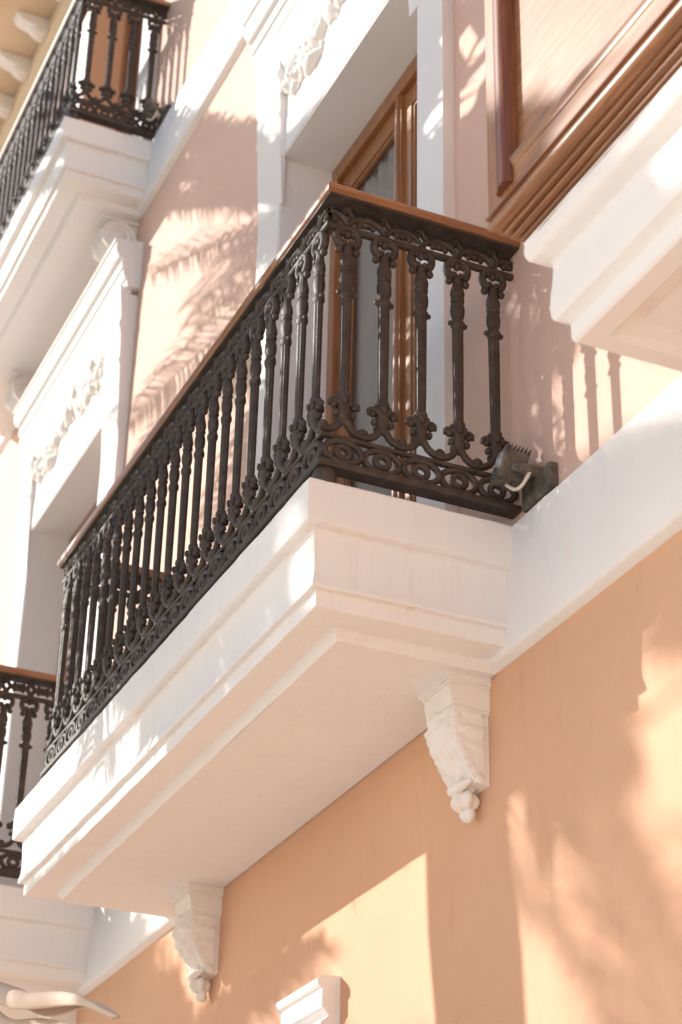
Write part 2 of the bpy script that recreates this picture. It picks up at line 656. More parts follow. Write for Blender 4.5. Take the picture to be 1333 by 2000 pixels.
# roof cornice with its row of modillions
def cornice():
    z = 7.36
    b = MB()
    prof = [(WY, z-.55), (-.02, z-.545), (-.022, z-.20), (-.05, z-.17), (-.05, z), (-.42, z+.0), (-.425, z-.015), (-.45, z-.015), (-.455, z+.03), (-.62, z+.03), (-.64, z+.02),
            (-.66, z+.14), (-.72, z+.18), (-.74, z+.3), (WY, z+.34)]
    b.prism(prof, 0, X0, -3.9)
    c = bo('roof_cornice', b, M_STONE, angle=30)
    m = MB()
    m.prism([(-.05, z-.002), (-.05, z-.13), (-.08, z-.145), (-.12, z-.13), (-.15, z-.09), (-.22, z-.075), (-.27, z-.05), (-.29, z-.002)], 0, -.055, .055)
    m.sphere((0, -.115, z-.10), .062, 12, 8, (.9, 1, .9))
    me = m.mesh('modillion', M_CORBEL, 50)
    for i in range(26):
        o = link('modillion', me, c, (-4.3-.46*i+3, 0, -GZ))
        o.location = (-4.3-.46*i+3, 0, -GZ)
cornice()

# French doors
def door(w, mat_side):
    x0, x1, z0, z1 = w['o']
    ya = .20
    f = MB()
    f.box(x0, x0+.055, ya, ya+.10, z0, z1)
    f.box(x1-.055, x1, ya, ya+.10, z0, z1)
    f.box(x0+.055, x1-.055, ya, ya+.10, z1-.075, z1)
    d = bo('french_door', f, M_WZ, bevel=.004)
    xm = (x0+x1)/2
    for (a, b_) in ((x0+.058, xm-.002), (xm+.002, x1-.058)):
        l = MB()
        st = .075
        yb = ya+.025
        za, zb = z0+.02, z1-.078
        l.box(a, a+st, yb, yb+.05, za, zb)
        l.box(b_-st, b_, yb, yb+.05, za, zb)
        l.box(a+st, b_-st, yb, yb+.05, zb-.09, zb)
        l.box(a+st, b_-st, yb, yb+.05, za, za+.16)
        # glazing bead round the pane
        for q in (a+st, b_-st-.014):
            l.box(q, q+.014, yb+.008, yb+.03, za+.16, zb-.09)
        l.box(a+st+.014, b_-st-.014, yb+.008, yb+.03, zb-.104, zb-.09)
        for i in range(len(l.v)):
            v = l.v[i]
            l.v[i] = (v[0]+3, v[1], v[2]-GZ)
        lo = obj('door_leaf', l, M_WZ, d, bevel=.003)
        p = MB()
        p.add([(a+st+3, yb+.022, za+.16-GZ), (b_-st+3, yb+.022, za+.16-GZ), (b_-st+3, yb+.022, zb-.09-GZ), (a+st+3, yb+.022, zb-.09-GZ)], [(0, 1, 2, 3)])
        obj('glass_pane', p, M_GLASS, d)
    # astragal that covers the meeting stiles
    s = MB()
    s.box(xm-.024+3, xm+.024+3, ya+.007, ya+.025, z0+.02-GZ, z1-.08-GZ)
    s.tube([(xm+3, ya+.006, z0+.02-GZ), (xm+3, ya+.006, z1-.08-GZ)], .012, 10)
    obj('astragal', s, M_WZ, d)
    c = MB()
    n = 60
    vs, fs = [], []
    for i in range(n+1):
        x = x0+.03+(x1-x0-.06)*i/n
        y = .275+.012*sin(i*1.15)+.008*sin(i*2.7)
        vs += [(x+3, y, z0-GZ), (x+3, y, z1-.05-GZ)]
    for i in range(n):
        fs.append((2*i, 2*i+2, 2*i+3, 2*i+1))
    c.add(vs, fs)
    obj('curtain', c, M_CURT, d, angle=80)
for W in WINS:
    door(W, M_WZ)

# white hood corner of the ground-floor opening (bottom edge of the picture)
def low_corbel():
    b = MB()
    x1, x0 = -1.185, -1.515
    pr = [(WY+.01, -.952), (-.030, -.952), (-.042, -.957), (-.047, -.968), (-.043, -.980), (-.034, -.988), (-.030, -.990), (-.030, -1.045), (-.020, -1.052), (-.014, -1.063),
          (-.006, -1.068), (-.014, -1.080), (-.030, -1.092), (-.040, -1.12), (-.043, -1.16), (-.036, -1.22), (-.02, -1.30), (-.01, -1.42), (WY+.01, -1.45)]
    b.prism([(y-.012*(1 if y < WY else 0), z-.016) for y, z in pr], 0, x0, x1)
    bo('hood_corbel', b, M_WHITE, angle=40, bevel=.003)
low_corbel()

# ------------------------------------------------------------------ balcony parts (built once, shared)
P = .12
def baluster_mesh():
    b = MB()
    sh = [(.200, .006), (.212, .013), (.226, .018), (.240, .020), (.250, .018), (.258, .0195), (.268, .022), (.280, .0205), (.288, .018), (.296, .0205), (.303, .0195), (.308, .0165)]
    b.lathe(sh, 14, sy=.8)
    b.lathe([(.306, .0158), (.36, .0168), (.45, .0174), (.56, .0182), (.628, .0186)], 20, flute=.14, sy=.72)
    b.lathe([(.626, .0185), (.632, .0225), (.640, .0235), (.648, .0225), (.653, .018), (.662, .0185), (.675, .0225), (.690, .0238), (.704, .0222), (.714, .0185), (.718, .0165)], 20, flute=.06, sy=.74)
    b.lathe([(.716, .019), (.720, .0225), (.727, .0225), (.731, .019), (.736, .0215), (.746, .0240), (.757, .0225), (.768, .0190), (.778, .0165), (.790, .0150), (.800, .0160), (.808, .010)], 20, flute=.08, sy=.74)
    for sx in (-1, 1):
        b.sphere((sx*.0235, 0, .640), .0085, 8, 6)
        b.sphere((sx*.0275, 0, .790), .0125, 10, 6, (1, .9, 1))
        # curls of the foot
        b.tube([(sx*(.018+.013*(1-cos(t))), 0, .262+.015*sin(t)) for t in (0, .6, 1.2, 1.9, 2.6, 3.4)], [.009, .009, .0088, .0085, .0085, .006], 8)
        b.sphere((sx*.0305, 0, .262), .0105, 8, 6, (1, 1.1, 1))
        b.sphere((sx*.0255, 0, .236), .0105, 8, 6, (1, 1.1, 1.1))
        b.sphere((sx*.021, 0, .288), .007, 8, 6)
        # arms that swing out to the neighbours
        pts = [(.004, .244), (.0065, .224), (.012, .207), (.022, .192), (.036, .182), (.050, .1775), (.0605, .1765)]
        b.tube([(sx*x, 0, z) for x, z in pts], [.008, .0095, .0105, .011, .011, .0108, .0105], 10)
        b.sphere((sx*.014, -.012, .222), .009, 8, 6)
    b.sphere((.0600, 0, .188), .0145, 10, 6, (1.1, .9, 1))
    # leaf collar on the foot
    for k in range(6):
        a = k*pi/3+.3
        b.sphere((.0185*cos(a), .0185*sin(a), .272), .0085, 8, 5, (1, 1, 1.5))
    # horseshoe
    pts = []
    for i in range(19):
        a = radians(-62+i*(304/18))
        pts.append((.0345*cos(a), 0, .8345+.0345*sin(a)))
    b.tube(pts, .0118, 10, sq=1.15)
    # trefoil inside the horseshoe and small beads over the neck
    for x, z, r in ((-.0165, .852, .0115), (0, .847, .0125), (.0165, .852, .0115), (-.012, .815, .0120), (.012, .815, .0120), (0, .802, .0120)):
        b.sphere((x, 0, z), r, 8, 6)
    return b.mesh('baluster', M_IRON, 45)
ME_BAL = baluster_mesh()

def frieze_mb(L, n):
    """scroll frieze between the mid rail and the handrail, along local x"""
    b = MB()
    p = L/n
    zt, zb, dp, rx = .9415, .8755, .0405, p*.468
    for i in range(n+1):
        u = i*p
        for z0, sg in ((zt, -1), (zb, 1)):
            th = [pi*k/18 for k in range(19)]
            if i == 0:
                th = th[:10]
            if i == n:
                th = th[9:]
            b.tube([(u+rx*cos(t), .003*sg, z0+sg*dp*sin(t)) for t in th], .0092, 8, sq=1.2)
            for dx, dz, r in ((0, .0245, .0100), (.0205, .0185, .0092), (-.0205, .0185, .0092)):
                if -.001 <= u+dx <= L+.001:
                    b.sphere((u+dx, 0, z0+sg*dz), r, 8, 6)
    for i in range(n):
        b.sphere(((i+.5)*p, -.006, .938), .014, 8, 6, (1.4, 1.2, .8))
        b.sphere(((i+.5)*p, -.002, .879), .011, 8, 6, (1.5, 1.1, .8))
    return b

def ring_mb(L, n):
    b = MB()
    p = L/n
    zc = .1125
    for i in range(n):
        u = (i+.5)*p
        b.tube([(u+p*.462*cos(2*pi*k/28), .002*(-1)**i, zc+.0335*sin(2*pi*k/28)) for k in range(28)], .0098, 10, closed=True, sq=1.1)
        b.tube([(u+.0205*cos(2*pi*k/18), 0, zc+.0185*sin(2*pi*k/18)) for k in range(18)], .0094, 10, closed=True, sq=1.1)
        for sz in (-1, 1):
            b.tube([(u, 0, zc+sz*.024), (u, 0, zc+sz*.034)], .007, 8)
        b.sphere((u, -.002, zc+.036), .009, 8, 5)
        for e in (0, 1):
            b.sphere((u+(e-.5)*p, 0, zc), .011, 8, 6, (.8, 1, 1.5))
    return b

def balcony(name, x0, z0, L, D, npan, nfront, rail_end, label):
    """x0: wall end of the near side; slab L long and D deep; railing from the near end to rail_end"""
    root = empty(name, (x0, 0, z0))
    tag(root, label, 'balcony', 'balconies on the facade')
    # --- slab with its mouldings on three sides
    s = MB()
    path = [(0, .012), (0, -D), (-L, -D), (-L, .012)]
    prof = [(.004, .003), (.0, -.002), (.0, -.05), (.000, -.116), (.002, -.124), (.008, -.1285), (.018, -.1295), (.029, -.1310), (.0335, -.138), (.0345, -.165),
            (.036, -.20), (.0375, -.235), (.037, -.265), (.032, -.286), (.0305, -.296), (.0325, -.301), (.0485, -.3025), (.0505, -.306), (.0505, -.344), (.0525, -.3485), (.060, -.350),
            (.146, -.3485), (.150, -.351), (.156, -.366), (.166, -.3785)]
    s.sweep(path, prof, step=.045, jitter=.0011, cap_top=True, cap_bot=True)
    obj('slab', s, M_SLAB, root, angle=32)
    # --- handrail
    ov = .05
    yf = -(D-.045)                       # axis of the front panel
    xa, xb = -.02, rail_end              # axes of the end panels
    h = MB()
    rp = [(xa+ov+.006, .012), (xa+ov+.006, yf-.028), (xb-ov, yf-.028), (xb-ov, .012)]
    hp = [(0, .955), (.002, .951), (.005, .949), (.095, .949), (.099, .953), (.099, .972), (.094, .979), (.008, .979), (.002, .977), (0, .972)]
    h.sweep(rp[:2], [(a, z) for a, z in hp], closed=True, cap_ends=True)
    # the three runs are mitred to each other and each keeps its own grain
    def run(i):
        q = MB()
        q.sweep(rp, hp, closed=True, cap_ends=True)
        np_ = len(hp)
        vs = q.v[i*np_:(i+2)*np_]
        fs = [(j, (j+1) % np_, np_+(j+1) % np_, np_+j) for j in range(np_)]
        fs += [tuple(range(np_))[::-1], tuple(np_+j for j in range(np_))]
        m = MB()
        m.add(vs, fs)
        return m
    for i, mt in ((0, M_WY), (1, M_WX), (2, M_WY)):
        obj('handrail', run(i), mt, root, angle=50)
    # --- railing: the continuous bars are its own mesh
    r = MB()
    bars = [(xa, .012), (xa, yf), (xb, yf), (xb, .012)]
    def bar(off0, off1, za, zb, bev=.003):
        e = bev
        r.sweep(bars, [(off0, za+e), (off0+e, za), (off1-e, za), (off1, za+e), (off1, zb-e), (off1-e, zb), (off0+e, zb), (off0, zb-e)], closed=True, cap_ends=True)
    bar(-.020, .034, .053, .074)
    bar(-.010, .010, .150, .162, .002)
    bar(-.011, .011, .857, .876, .004)
    r.sweep(rp, [(.008, .9435), (.009, .9418), (.080, .9418), (.081, .9435), (.081, .9485), (.008, .9485)], closed=True, cap_ends=True)  # iron plate widened so the handrail's underside looks dark, in place of shade
    rail = obj('railing', r, M_IRON, root, angle=40)
    nb = 0
    panels = [((xa, .006), (xa, yf), npan), ((xa, yf), (xb, yf), nfront), ((xb, yf), (xb, .006), npan)]
    for (a, b, n) in panels:
        a, b = Vector(a), Vector(b)
        Ld = (b-a).length
        ang = math.atan2((b-a).y, (b-a).x)
        fz = frieze_mb(Ld, n).mesh('scroll_frieze', M_IRON, 50)
        link('scroll_frieze', fz, rail, (a.x, a.y, 0), ang)
        rg = ring_mb(Ld, n).mesh('ring_frieze', M_IRON, 50)
        link('ring_frieze', rg, rail, (a.x, a.y, 0), ang)
        for i in range(n):
            q = a.lerp(b, (i+.5)/n)
            link('baluster', ME_BAL, rail, (q.x, q.y, 0), ang)
        # small sphere that closes each corner
    ft = MB()
    ft.lathe([(0.0, .030), (.012, .034), (.03, .034), (.045, .028), (.052, .024)], 14)
    fm = ft.mesh('rail_foot', M_IRON, 40)
    for q in ((xa-.012, yf+.012), (xb+.012, yf+.012), ((xa+xb)/2, yf+.01)):
        link('rail_foot', fm, rail, (q[0], q[1], .001))
    return root

B0 = balcony('balcony', 0.0, 0.0, 2.80, .633, 5, 21, -2.56, 'large near balcony in the middle with its white moulded slab end facing us')
B1 = balcony('balcony', -3.705, 0.0, 2.80, .60, 5, 21, -2.56, 'balcony cut off at the lower left corner, behind the large near balcony')
B2 = balcony('balcony', -3.82, FH, 2.80, .503, 4, 21, -2.56, 'upper storey balcony at the upper left whose railing shadow falls on the wall')

def bracket(parent, x1, zs):
    """carved bracket under a slab: x1 its right face, in the balcony's own frame"""
    W = .178
    b = MB()
    # abacus with a small stepped cap
    yb = WY+.02
    b.box(x1-W, x1, -.122, yb, zs-.022, zs+.004)
    b.box(x1-W+.006, x1-.006, -.114, yb, zs-.030, zs-.020)
    b.prism([(-.110, zs-.030), (yb, zs-.030), (yb, zs-.096), (-.100, zs-.090)], 0, x1-W+.010, x1-.010)
    b.box(x1-W+.014, x1-.014, -.094, yb, zs-.104, zs-.090)
    # body
    side = [(-.090, -.100), (-.098, -.13), (-.096, -.17), (-.082, -.22), (-.060, -.27), (-.036, -.315), (-.022, -.335), (yb, -.345), (yb, -.100)]
    b.prism([(y, zs+z) for y, z in side], 0, x1-W+.022, x1-.020)
    # scalloped leaf edge that laps over both flanks
    for xf in (x1-.020, x1-W+.022):
        for i in range(9):
            k = i/8
            yy = -.084+.050*k+.022*k*k-.012*sin(pi*k)
            b.sphere((xf, yy, zs-.118-.205*k), .0175*(1-.25*k), 12, 8, (.40, 1.25, 1.35))
    # raised fields on both flanks
    for xf, sg in ((x1-.020, 1), (x1-W+.022, -1)):
        b.prism([(-.070, zs-.118), (-.074, zs-.150), (-.062, zs-.205), (-.040, zs-.262), (-.016, zs-.305), (-.004, zs-.300), (-.004, zs-.118)], 0, xf-.002*sg, xf+.005*sg)
    def squash(mb):
        for i, v in enumerate(mb.v):
            if v[2] < zs-.10:
                mb.v[i] = (v[0], v[1], zs-.10+(v[2]-zs+.10)*.86)
    squash(b)
    br = obj('bracket', b, M_CORBEL, parent, angle=40, bevel=.0025)
    # acanthus leaf on the face
    lf = MB()
    nu, nv = 34, 25
    cx = x1-W/2
    vs, fs = [], []
    for i in range(nu):
        t = i/(nu-1)
        z = zs-.100-.245*t
        yb0 = -.100-.058*sin(pi*min(1, (t+.12)*.9))**1.1*(1-.45*t)+.062*t
        wd = (.070+.017*sin(pi*t*1.1))*(1-.42*t*t)*(1+.07*sin(t*26))
        for j in range(nv):
            q = (j/(nv-1)-.5)*2
            rib = .0125*(abs(cos(abs(q)*4.6-t*8+1.0))**.7-.6)*(1-.45*t)
            crease = -.006*math.exp(-(q*6)**2)
            y = yb0 + .052*q*q*q*q+.018*q*q + rib + crease + .004*sin(t*30+abs(q)*9)
            vs.append((cx+q*wd, y, z+.012*q*q+.004*sin(abs(q)*11)))
    for i in range(nu-1):
        for j in range(nv-1):
            a = i*nv+j
            fs.append((a, a+1, a+nv+1, a+nv))
    k = len(vs)
    ring = [i*nv for i in range(nu)]+[(nu-1)*nv+j for j in range(1, nv)]+[i*nv+nv-1 for i in range(nu-2, -1, -1)]+[j for j in range(nv-2, 0, -1)]
    bk = [(vs[i][0]*.96+cx*.04, min(-.005, vs[i][1]+.05), vs[i][2]) for i in ring]
    m_ = len(ring)
    fs += [(ring[i], ring[(i+1) % m_], k+(i+1) % m_, k+i) for i in range(m_)]
    lf.add(vs+bk, fs)
    # curled lip of the leaf and the lobed drop below it
    lip = []
    for i in range(15):
        a = i/14
        lip.append((cx+.050*(2*a-1), -.030-.026*sin(pi*a), zs-.322-.022*sin(pi*a)))
    lf.tube(lip, [.008+.010*sin(pi*i/14) for i in range(15)], 10, nrm=(0, 1, 0))
    def lobe(c, r, hz, n, amp, ph):
        nu_, nv_ = 30, 16
        vs = []
        for j in range(nv_+1):
            a = -pi/2+pi*j/nv_
            for i in range(nu_):
                b2 = 2*pi*i/nu_
                k = 1+amp*cos(n*b2+ph)*cos(a)+.05*sin(3*a+2*b2)
                vs.append((c[0]+r*k*cos(a)*cos(b2), c[1]+r*k*cos(a)*sin(b2), c[2]+hz*sin(a)*(1+.1*cos(n*b2))))
        lf.add(vs, [(j*nu_+i, j*nu_+(i+1) % nu_, (j+1)*nu_+(i+1) % nu_, (j+1)*nu_+i) for j in range(nv_) for i in range(nu_)])
    lobe((cx, -.026, zs-.375), .036, .036, 5, .16, .6)
    lobe((cx+.002, -.016, zs-.416), .021, .027, 3, .12, 0)
    squash(lf)
    obj('acanthus_leaf', lf, M_CORBEL, br, angle=60)
    return br

bracket(B0, -.200, -.3785)
bracket(B0, -2.235, -.3785)
bracket(B1, -.235, -.3785)
bracket(B1, -2.235, -.3785)

def scroll_bracket(parent, x1, zs):
    W = .15
    b = MB()
    yb = WY+.02
    b.box(x1-W-.01, x1+.01, -.20, yb, zs-.02, zs+.004)
    b.box(x1-W+.005, x1-.005, -.10, yb, zs-.30, zs-.018)
    br = obj('bracket', b, M_CORBEL, parent, angle=40, bevel=.003)
    s = MB()
    cy, cz, R0 = -.085, zs-.115, .098
    def disc(x, sg):
        prof = [(0, R0), (.010, R0), (.014, R0*.90), (.008, R0*.83), (.008, R0*.72), (.014, R0*.66), (.014, R0*.56), (.008, R0*.50), (.008, R0*.40), (.016, R0*.33), (.020, R0*.12)]
        n = 28
        vs, fs = [], []
        for h, r in prof:
            for i in range(n):
                a = 2*pi*i/n
                vs.append((x+sg*h, cy+r*cos(a), cz+r*sin(a)))
        for j in range(len(prof)-1):
            for i in range(n):
                k = (i+1) % n
                f = (j*n+i, j*n+k, (j+1)*n+k, (j+1)*n+i)
                fs.append(f if sg > 0 else f[::-1])
        fs.append(tuple((len(prof)-1)*n+i for i in range(n)))
        s.add(vs, fs)
    disc(x1, 1)
    disc(x1-W, -1)
    n, m = 28, 9
    vs, fs = [], []
    for j in range(m):
        x = x1-W*j/(m-1)
        for i in range(n):
            a = 2*pi*i/n
            r = R0*(1+.07*cos(j*pi)*1.0+.05*sin(i*3.3))if 0 < j < m-1 else R0
            vs.append((x, cy+r*cos(a), cz+r*sin(a)))
    for j in range(m-1):
        for i in range(n):
            k = (i+1) % n
            fs.append((j*n+i, j*n+k, (j+1)*n+k, (j+1)*n+i))
    s.add(vs, fs)
    obj('volute', s, M_CORBEL, br, angle=45)
scroll_bracket(B2, -.235, -.3785)
scroll_bracket(B2, -1.92, -.3785)

# ------------------------------------------------------------------ bay window (upper right)
def bay():
    xb, e, W = 1.143, .70, 2.70
    root = empty('bay_window', (xb, 0, 0))
    tag(root, 'projecting wooden bay window on a white moulded base at the upper right', 'bay window')
    def path(o=0):
        return [(W, .012), (W, -e), (0, -e), (0, .012)][::-1]
    # path must run so that the inset lies to the right of travel: from the far side round to the near side
    pth = [(W, .012), (W, -e), (0, -e), (0, .012)]
    def sw(mb, prof, **k):
        mb.sweep(pth, prof, **k)
    base = MB()
    prof = [(.056, -.040), (.058, -.047), (.056, -.062), (.058, -.078), (.064, -.090), (.072, -.096), (.094, -.102), (.100, -.108), (.1015, -.125), (.099, -.155), (.095, -.19),
            (.0935, -.225), (.0955, -.248), (.100, -.258), (.120, -.267), (.1245, -.273), (.1245, -.309), (.127, -.317), (.133, -.322), (.180, -.3225), (.186, -.314), (.196, -.306), (.225, -.303), (.232, -.298)]
    sw(base, prof, step=.045, jitter=.0006, cap_bot=True)
    obj('base', base, M_WHITE, root, angle=32)
    # reeded wooden plinth moulding
    m = MB()
    def reed(s0, z0, s1, z1, bulge, n=7):
        out = []
        for i in range(n+1):
            t = i/n
            s_, z_ = s0+(s1-s0)*t, z0+(z1-z0)*t
            k = bulge*sin(pi*t)
            L = sqrt((s1-s0)**2+(z1-z0)**2)
            nx, nz = (z1-z0)/L, -(s1-s0)/L
            out.append((s_+nx*k, z_+nz*k))
        return out
    pr = [(.02, .052), (-.004, .050), (-.005, .042), (.004, .040)] + reed(.004, .039, .018, .006, .014) + [(.026, .007)] + \
        reed(.026, .006, .036, -.006, .006) + [(.042, -.005)] + reed(.040, -.008, .047, -.022, .009) + [(.055, -.021)] + \
        reed(.053, -.023, .057, -.034, .006) + [(.062, -.034), (.058, -.036), (.057, -.045), (.07, -.047)]
    sw(m, pr)
    obj('plinth_moulding', m, M_DX, root, angle=28)
    # framing
    f = MB()
    zt = 3.0
    st = .105
    y0, y1 = -e, -e+.05
    f.box(0, st, y0, y1, .05, zt)
    f.box(W-st, W, y0, y1, .05, zt)
    for k in (1, 2):
        xm = W*k/3
        f.box(xm-.06, xm+.06, y0, y1, .05, zt)
    f.box(0, .05, y1, .012, .05, zt)
    f.box(W-.05, W, y1, .012, .05, zt)
    obj('frame_post', f, M_BZ, root, bevel=.003)
    rails = MB()
    xs = [st, W/3-.06, W/3+.06, 2*W/3-.06, 2*W/3+.06, W-st]
    for a, b in ((0, 1), (2, 3), (4, 5)):
        rails.box(xs[a], xs[b], y0+.001, y1, .052, .118)
        rails.box(xs[a], xs[b], y0+.001, y1, .98, 1.08)
        rails.box(xs[a], xs[b], y0+.001, y1, 2.85, zt)
    obj('frame_rail', rails, M_BX, root, bevel=.003)
    roof = MB()
    roof.box(-.06, W+.06, -e-.06, .012, zt, zt+.12)
    obj('roof', roof, M_BX, root, bevel=.01)
    for a, b in ((0, 1), (2, 3), (4, 5)):
        p = MB()
        p.box(xs[a], xs[b], y0+.016, y0+.04, .118, .98)
        obj('panel', p, M_BX, root)
        g_ = MB()
        g_.add([(xs[a], y0+.03, 1.08), (xs[b], y0+.03, 1.08), (xs[b], y0+.03, 2.85), (xs[a], y0+.03, 2.85)], [(0, 1, 2, 3)])
        obj('glass_pane', g_, M_GLASS, root)
        # bolection mouldings
        q = MB()
        for x, sg in ((xs[a], 1), (xs[b], -1)):
            poly = [(x-sg*.052, y0+.001), (x-sg*.050, y0-.008), (x-sg*.042, y0-.013), (x-sg*.034, y0-.014), (x-sg*.022, y0-.020), (x-sg*.004, y0-.021), (x+sg*.006, y0-.014), (x+sg*.010, y0+.0), (x+sg*.012, y0+.017), (x-sg*.03, y0+.02)]
            q.prism(poly, 2, .070 if sg > 0 else .070, .96)
        mo = obj('panel_moulding', q, M_DZ, root, angle=40)
        h = MB()
        poly = [(y0+.018, .147), (y0+.006, .144), (y0-.002, .138), (y0-.008, .130), (y0-.008, .121), (y0-.003, .114), (y0-.002, .108), (y0+.002, .105), (y0+.02, .110)]
        h.prism(poly, 0, xs[a]+.0125, xs[b]-.0125)
        poly2 = [(y, 1.11-z) for y, z in poly]
        h.prism(poly2, 0, xs[a]+.0125, xs[b]-.0125)
        obj('panel_bead', h, M_DX, root, angle=30)
    # dark inside
    d = MB()
    d.box(.06, W-.06, -e+.10, -.02, .06, 2.98)
    obj('interior', d, M_CURT, root)
bay()

# ------------------------------------------------------------------ floodlights
def floodlight(x, z, label):
    root = empty('floodlight', (x, 0, z))
    tag(root, label, 'floodlight', 'floodlights on the ledges')
    b = MB()
    b.box(.045, .205, -.012, WY, .022, .105)
    b.box(.052, .198, -.016, WY-.004, .028, .099)
    obj('gear_box', b, M_LAMP, root, bevel=.003)
    a = MB()
    a.box(.140, .165, -.075, -.012, .082, .104)
    a.tube([(.152, -.075, .093), (.118, -.080, .110)], .012, 10, nrm=(0, 0, 1))
    obj('arm', a, M_LAMP, root, bevel=.002)
    T = Matrix.Translation((.083, -.065, .128)) @ Matrix.Rotation(radians(-12), 4, 'X') @ Matrix.Rotation(radians(10), 4, 'Y') @ Matrix.Rotation(radians(-8), 4, 'Z')
    h = MB()
    h.box(-.040, .040, -.030, .034, -.048, .040, T)
    h.box(-.043, .043, -.036, -.028, -.051, .050, T)
    for k in range(6):
        y = -.020+.0105*k
        h.box(-.036, .041, y-.0017, y+.0017, .036, .058, T)
    head = obj('lamp_head', h, M_LAMP, root, bevel=.0015)
    g_ = MB()
    g_.box(-.037, .037, -.0385, -.0355, -.044, .043, T)
    obj('lamp_glass', g_, M_LAMPG, head)
    v = MB()
    for k in range(2):
        for dx in (-.022, .012):
            v.box(dx-.012, dx+.010, -.012+.018*k, -.008+.018*k, -.0492, -.047, T)
    obj('vent_slot', v, M_IRON, head)
    c = MB()
    pts = []
    for i in range(13):
        t = i/12
        pts.append((.075+.085*t, -.075+.03*t, .078-.034*sin(pi*t)+.012*t))
    c.tube(pts, .0055, 8, nrm=(0, 1, 0))
    obj('cable', c, M_CABLE, root, angle=60)
floodlight(0, 0, 'small black finned floodlight on the ledge beside the large near balcony')
floodlight(-3.82, FH, 'small dark floodlight on the upper ledge, partly behind the upper balcony railing')

# ------------------------------------------------------------------ awning corner
def awning():
    root = empty('awning', (-.9, -1.0, -1.4))
    tag(root, 'folded cream cloth awning edge in the bottom left corner', 'awning')
    def edge(t):
        return -.755-.665*t**1.05+.022*sin(t*8+.4)+.005*sin(t*17)
    def sheet(name, f, nu=70, nv=22):
        b = MB()
        vs, fs = [], []
        for i in range(nu):
            for j in range(nv):
                x, y, z = f(i/(nu-1), j/(nv-1))
                vs.append((x+.9, y+1.0, z+1.4))
        for i in range(nu-1):
            for j in range(nv-1):
                a = i*nv+j
                fs.append((a, a+nv, a+nv+1, a+1))
        b.add(vs, fs)
        c = obj(name, b, M_CLOTH, root, angle=80)
        sd = c.modifiers.new('thick', 'SOLIDIFY')
        sd.thickness = .004
    # the turned-over fold: rises, rolls over its top and tucks under again
    def fold(t, q):
        a = -.5+q*4.4
        r = sqrt(max(0, 1-t**7))*(.046*(1-.45*t)+.007*sin(t*11+1)+.0015*sin(t*31+q*5))
        return (-2.3+2.15*t+.02*sin(q*9), -1.0+r*1.3*cos(a)*-1-.01*sin(t*21), edge(t)-.055+r*sin(a)*1.05+.0025*sin(t*23+q*7))
    sheet('fold', fold)
    # main cloth hanging from under the fold and running outwards
    def cloth(t, q):
        return (-2.35+2.15*t+.05*q, -.985+.05*q-.014*sin(t*13+q*4)*(.3+q), edge(t)-.085-.48*q+.010*sin(t*21+q*5))
    sheet('canopy', cloth)
    # small loose flap behind the fold
    def flap(t, q):
        return (-2.6+.95*t-.06*q, -.93+.10*q, -.80-.30*t-.16*q+.02*sin(t*11+q*5))
    sheet('flap', flap, 24, 8)
awning()

# ------------------------------------------------------------------ palms that throw the dappled shade (standing in the street, out of frame)
def frond(mb, o, az, el, L, droop, rnd, nl=46, wid=.022, ll=.42, drop=.35, gap=None):
    d = Vector((cos(az)*cos(el), sin(az)*cos(el), sin(el)))
    h = Vector((cos(az), sin(az), 0))
    n = 24
    pts = []
    for i in range(n+1):
        t = i/n
        p = o + d*(L*t) + Vector((0, 0, -1))*(droop*L*t*t)
        pts.append(p)
    mb.tube(pts, [.016*(1-.85*i/n) for i in range(n+1)], 6, nrm=(-sin(az), cos(az), 0))
    for k in range(nl):
        t = .14+.86*(k+.5)/nl
        i = min(n-1, int(t*n))
        p = pts[i].lerp(pts[i+1], t*n-i)
        tg = (pts[i+1]-pts[i]).normalized()
        sd = tg.cross(Vector((0, 0, 1)))
        if sd.length < .1:
            sd = Vector((-sin(az), cos(az), 0))
        sd.normalize()
        un = sd.cross(tg)
        l = ll*(sin(pi*(.12+.80*t)))**.7*rnd.uniform(.85, 1.1)
        for sg in (-1, 1):
            v = (sd*sg*.80+tg*.62+un*rnd.uniform(.05, .35)).normalized()
            wv = v.cross(un).normalized()*wid
            q1 = p+v*l*.5
            q2 = p+v*l+Vector((0, 0, -1))*l*drop*rnd.uniform(.5, 1.2)
            if gap and (gap(p+v*l*.15) or gap(p+v*l*.45) or gap(q2)):
                continue
            a = len(mb.v)
            mb.v += [tuple(p+wv*.4), tuple(p-wv*.4), tuple(q1+wv*.5), tuple(q1-wv*.5), tuple(q2)]
            mb.f += [(a, a+2, a+3, a+1), (a+2, a+4, a+3)]

def in_shot(p):
    """true for points that the camera could see or that come too near the facade"""
    if p.y > -.95:
        return True
    d = p - co.matrix_world.translation
    z = d.dot(fw)
    if z < .2:
        return False
    return abs(d.dot(r2)/z) < .171+.02 and abs(d.dot(u2)/z) < .257+.02

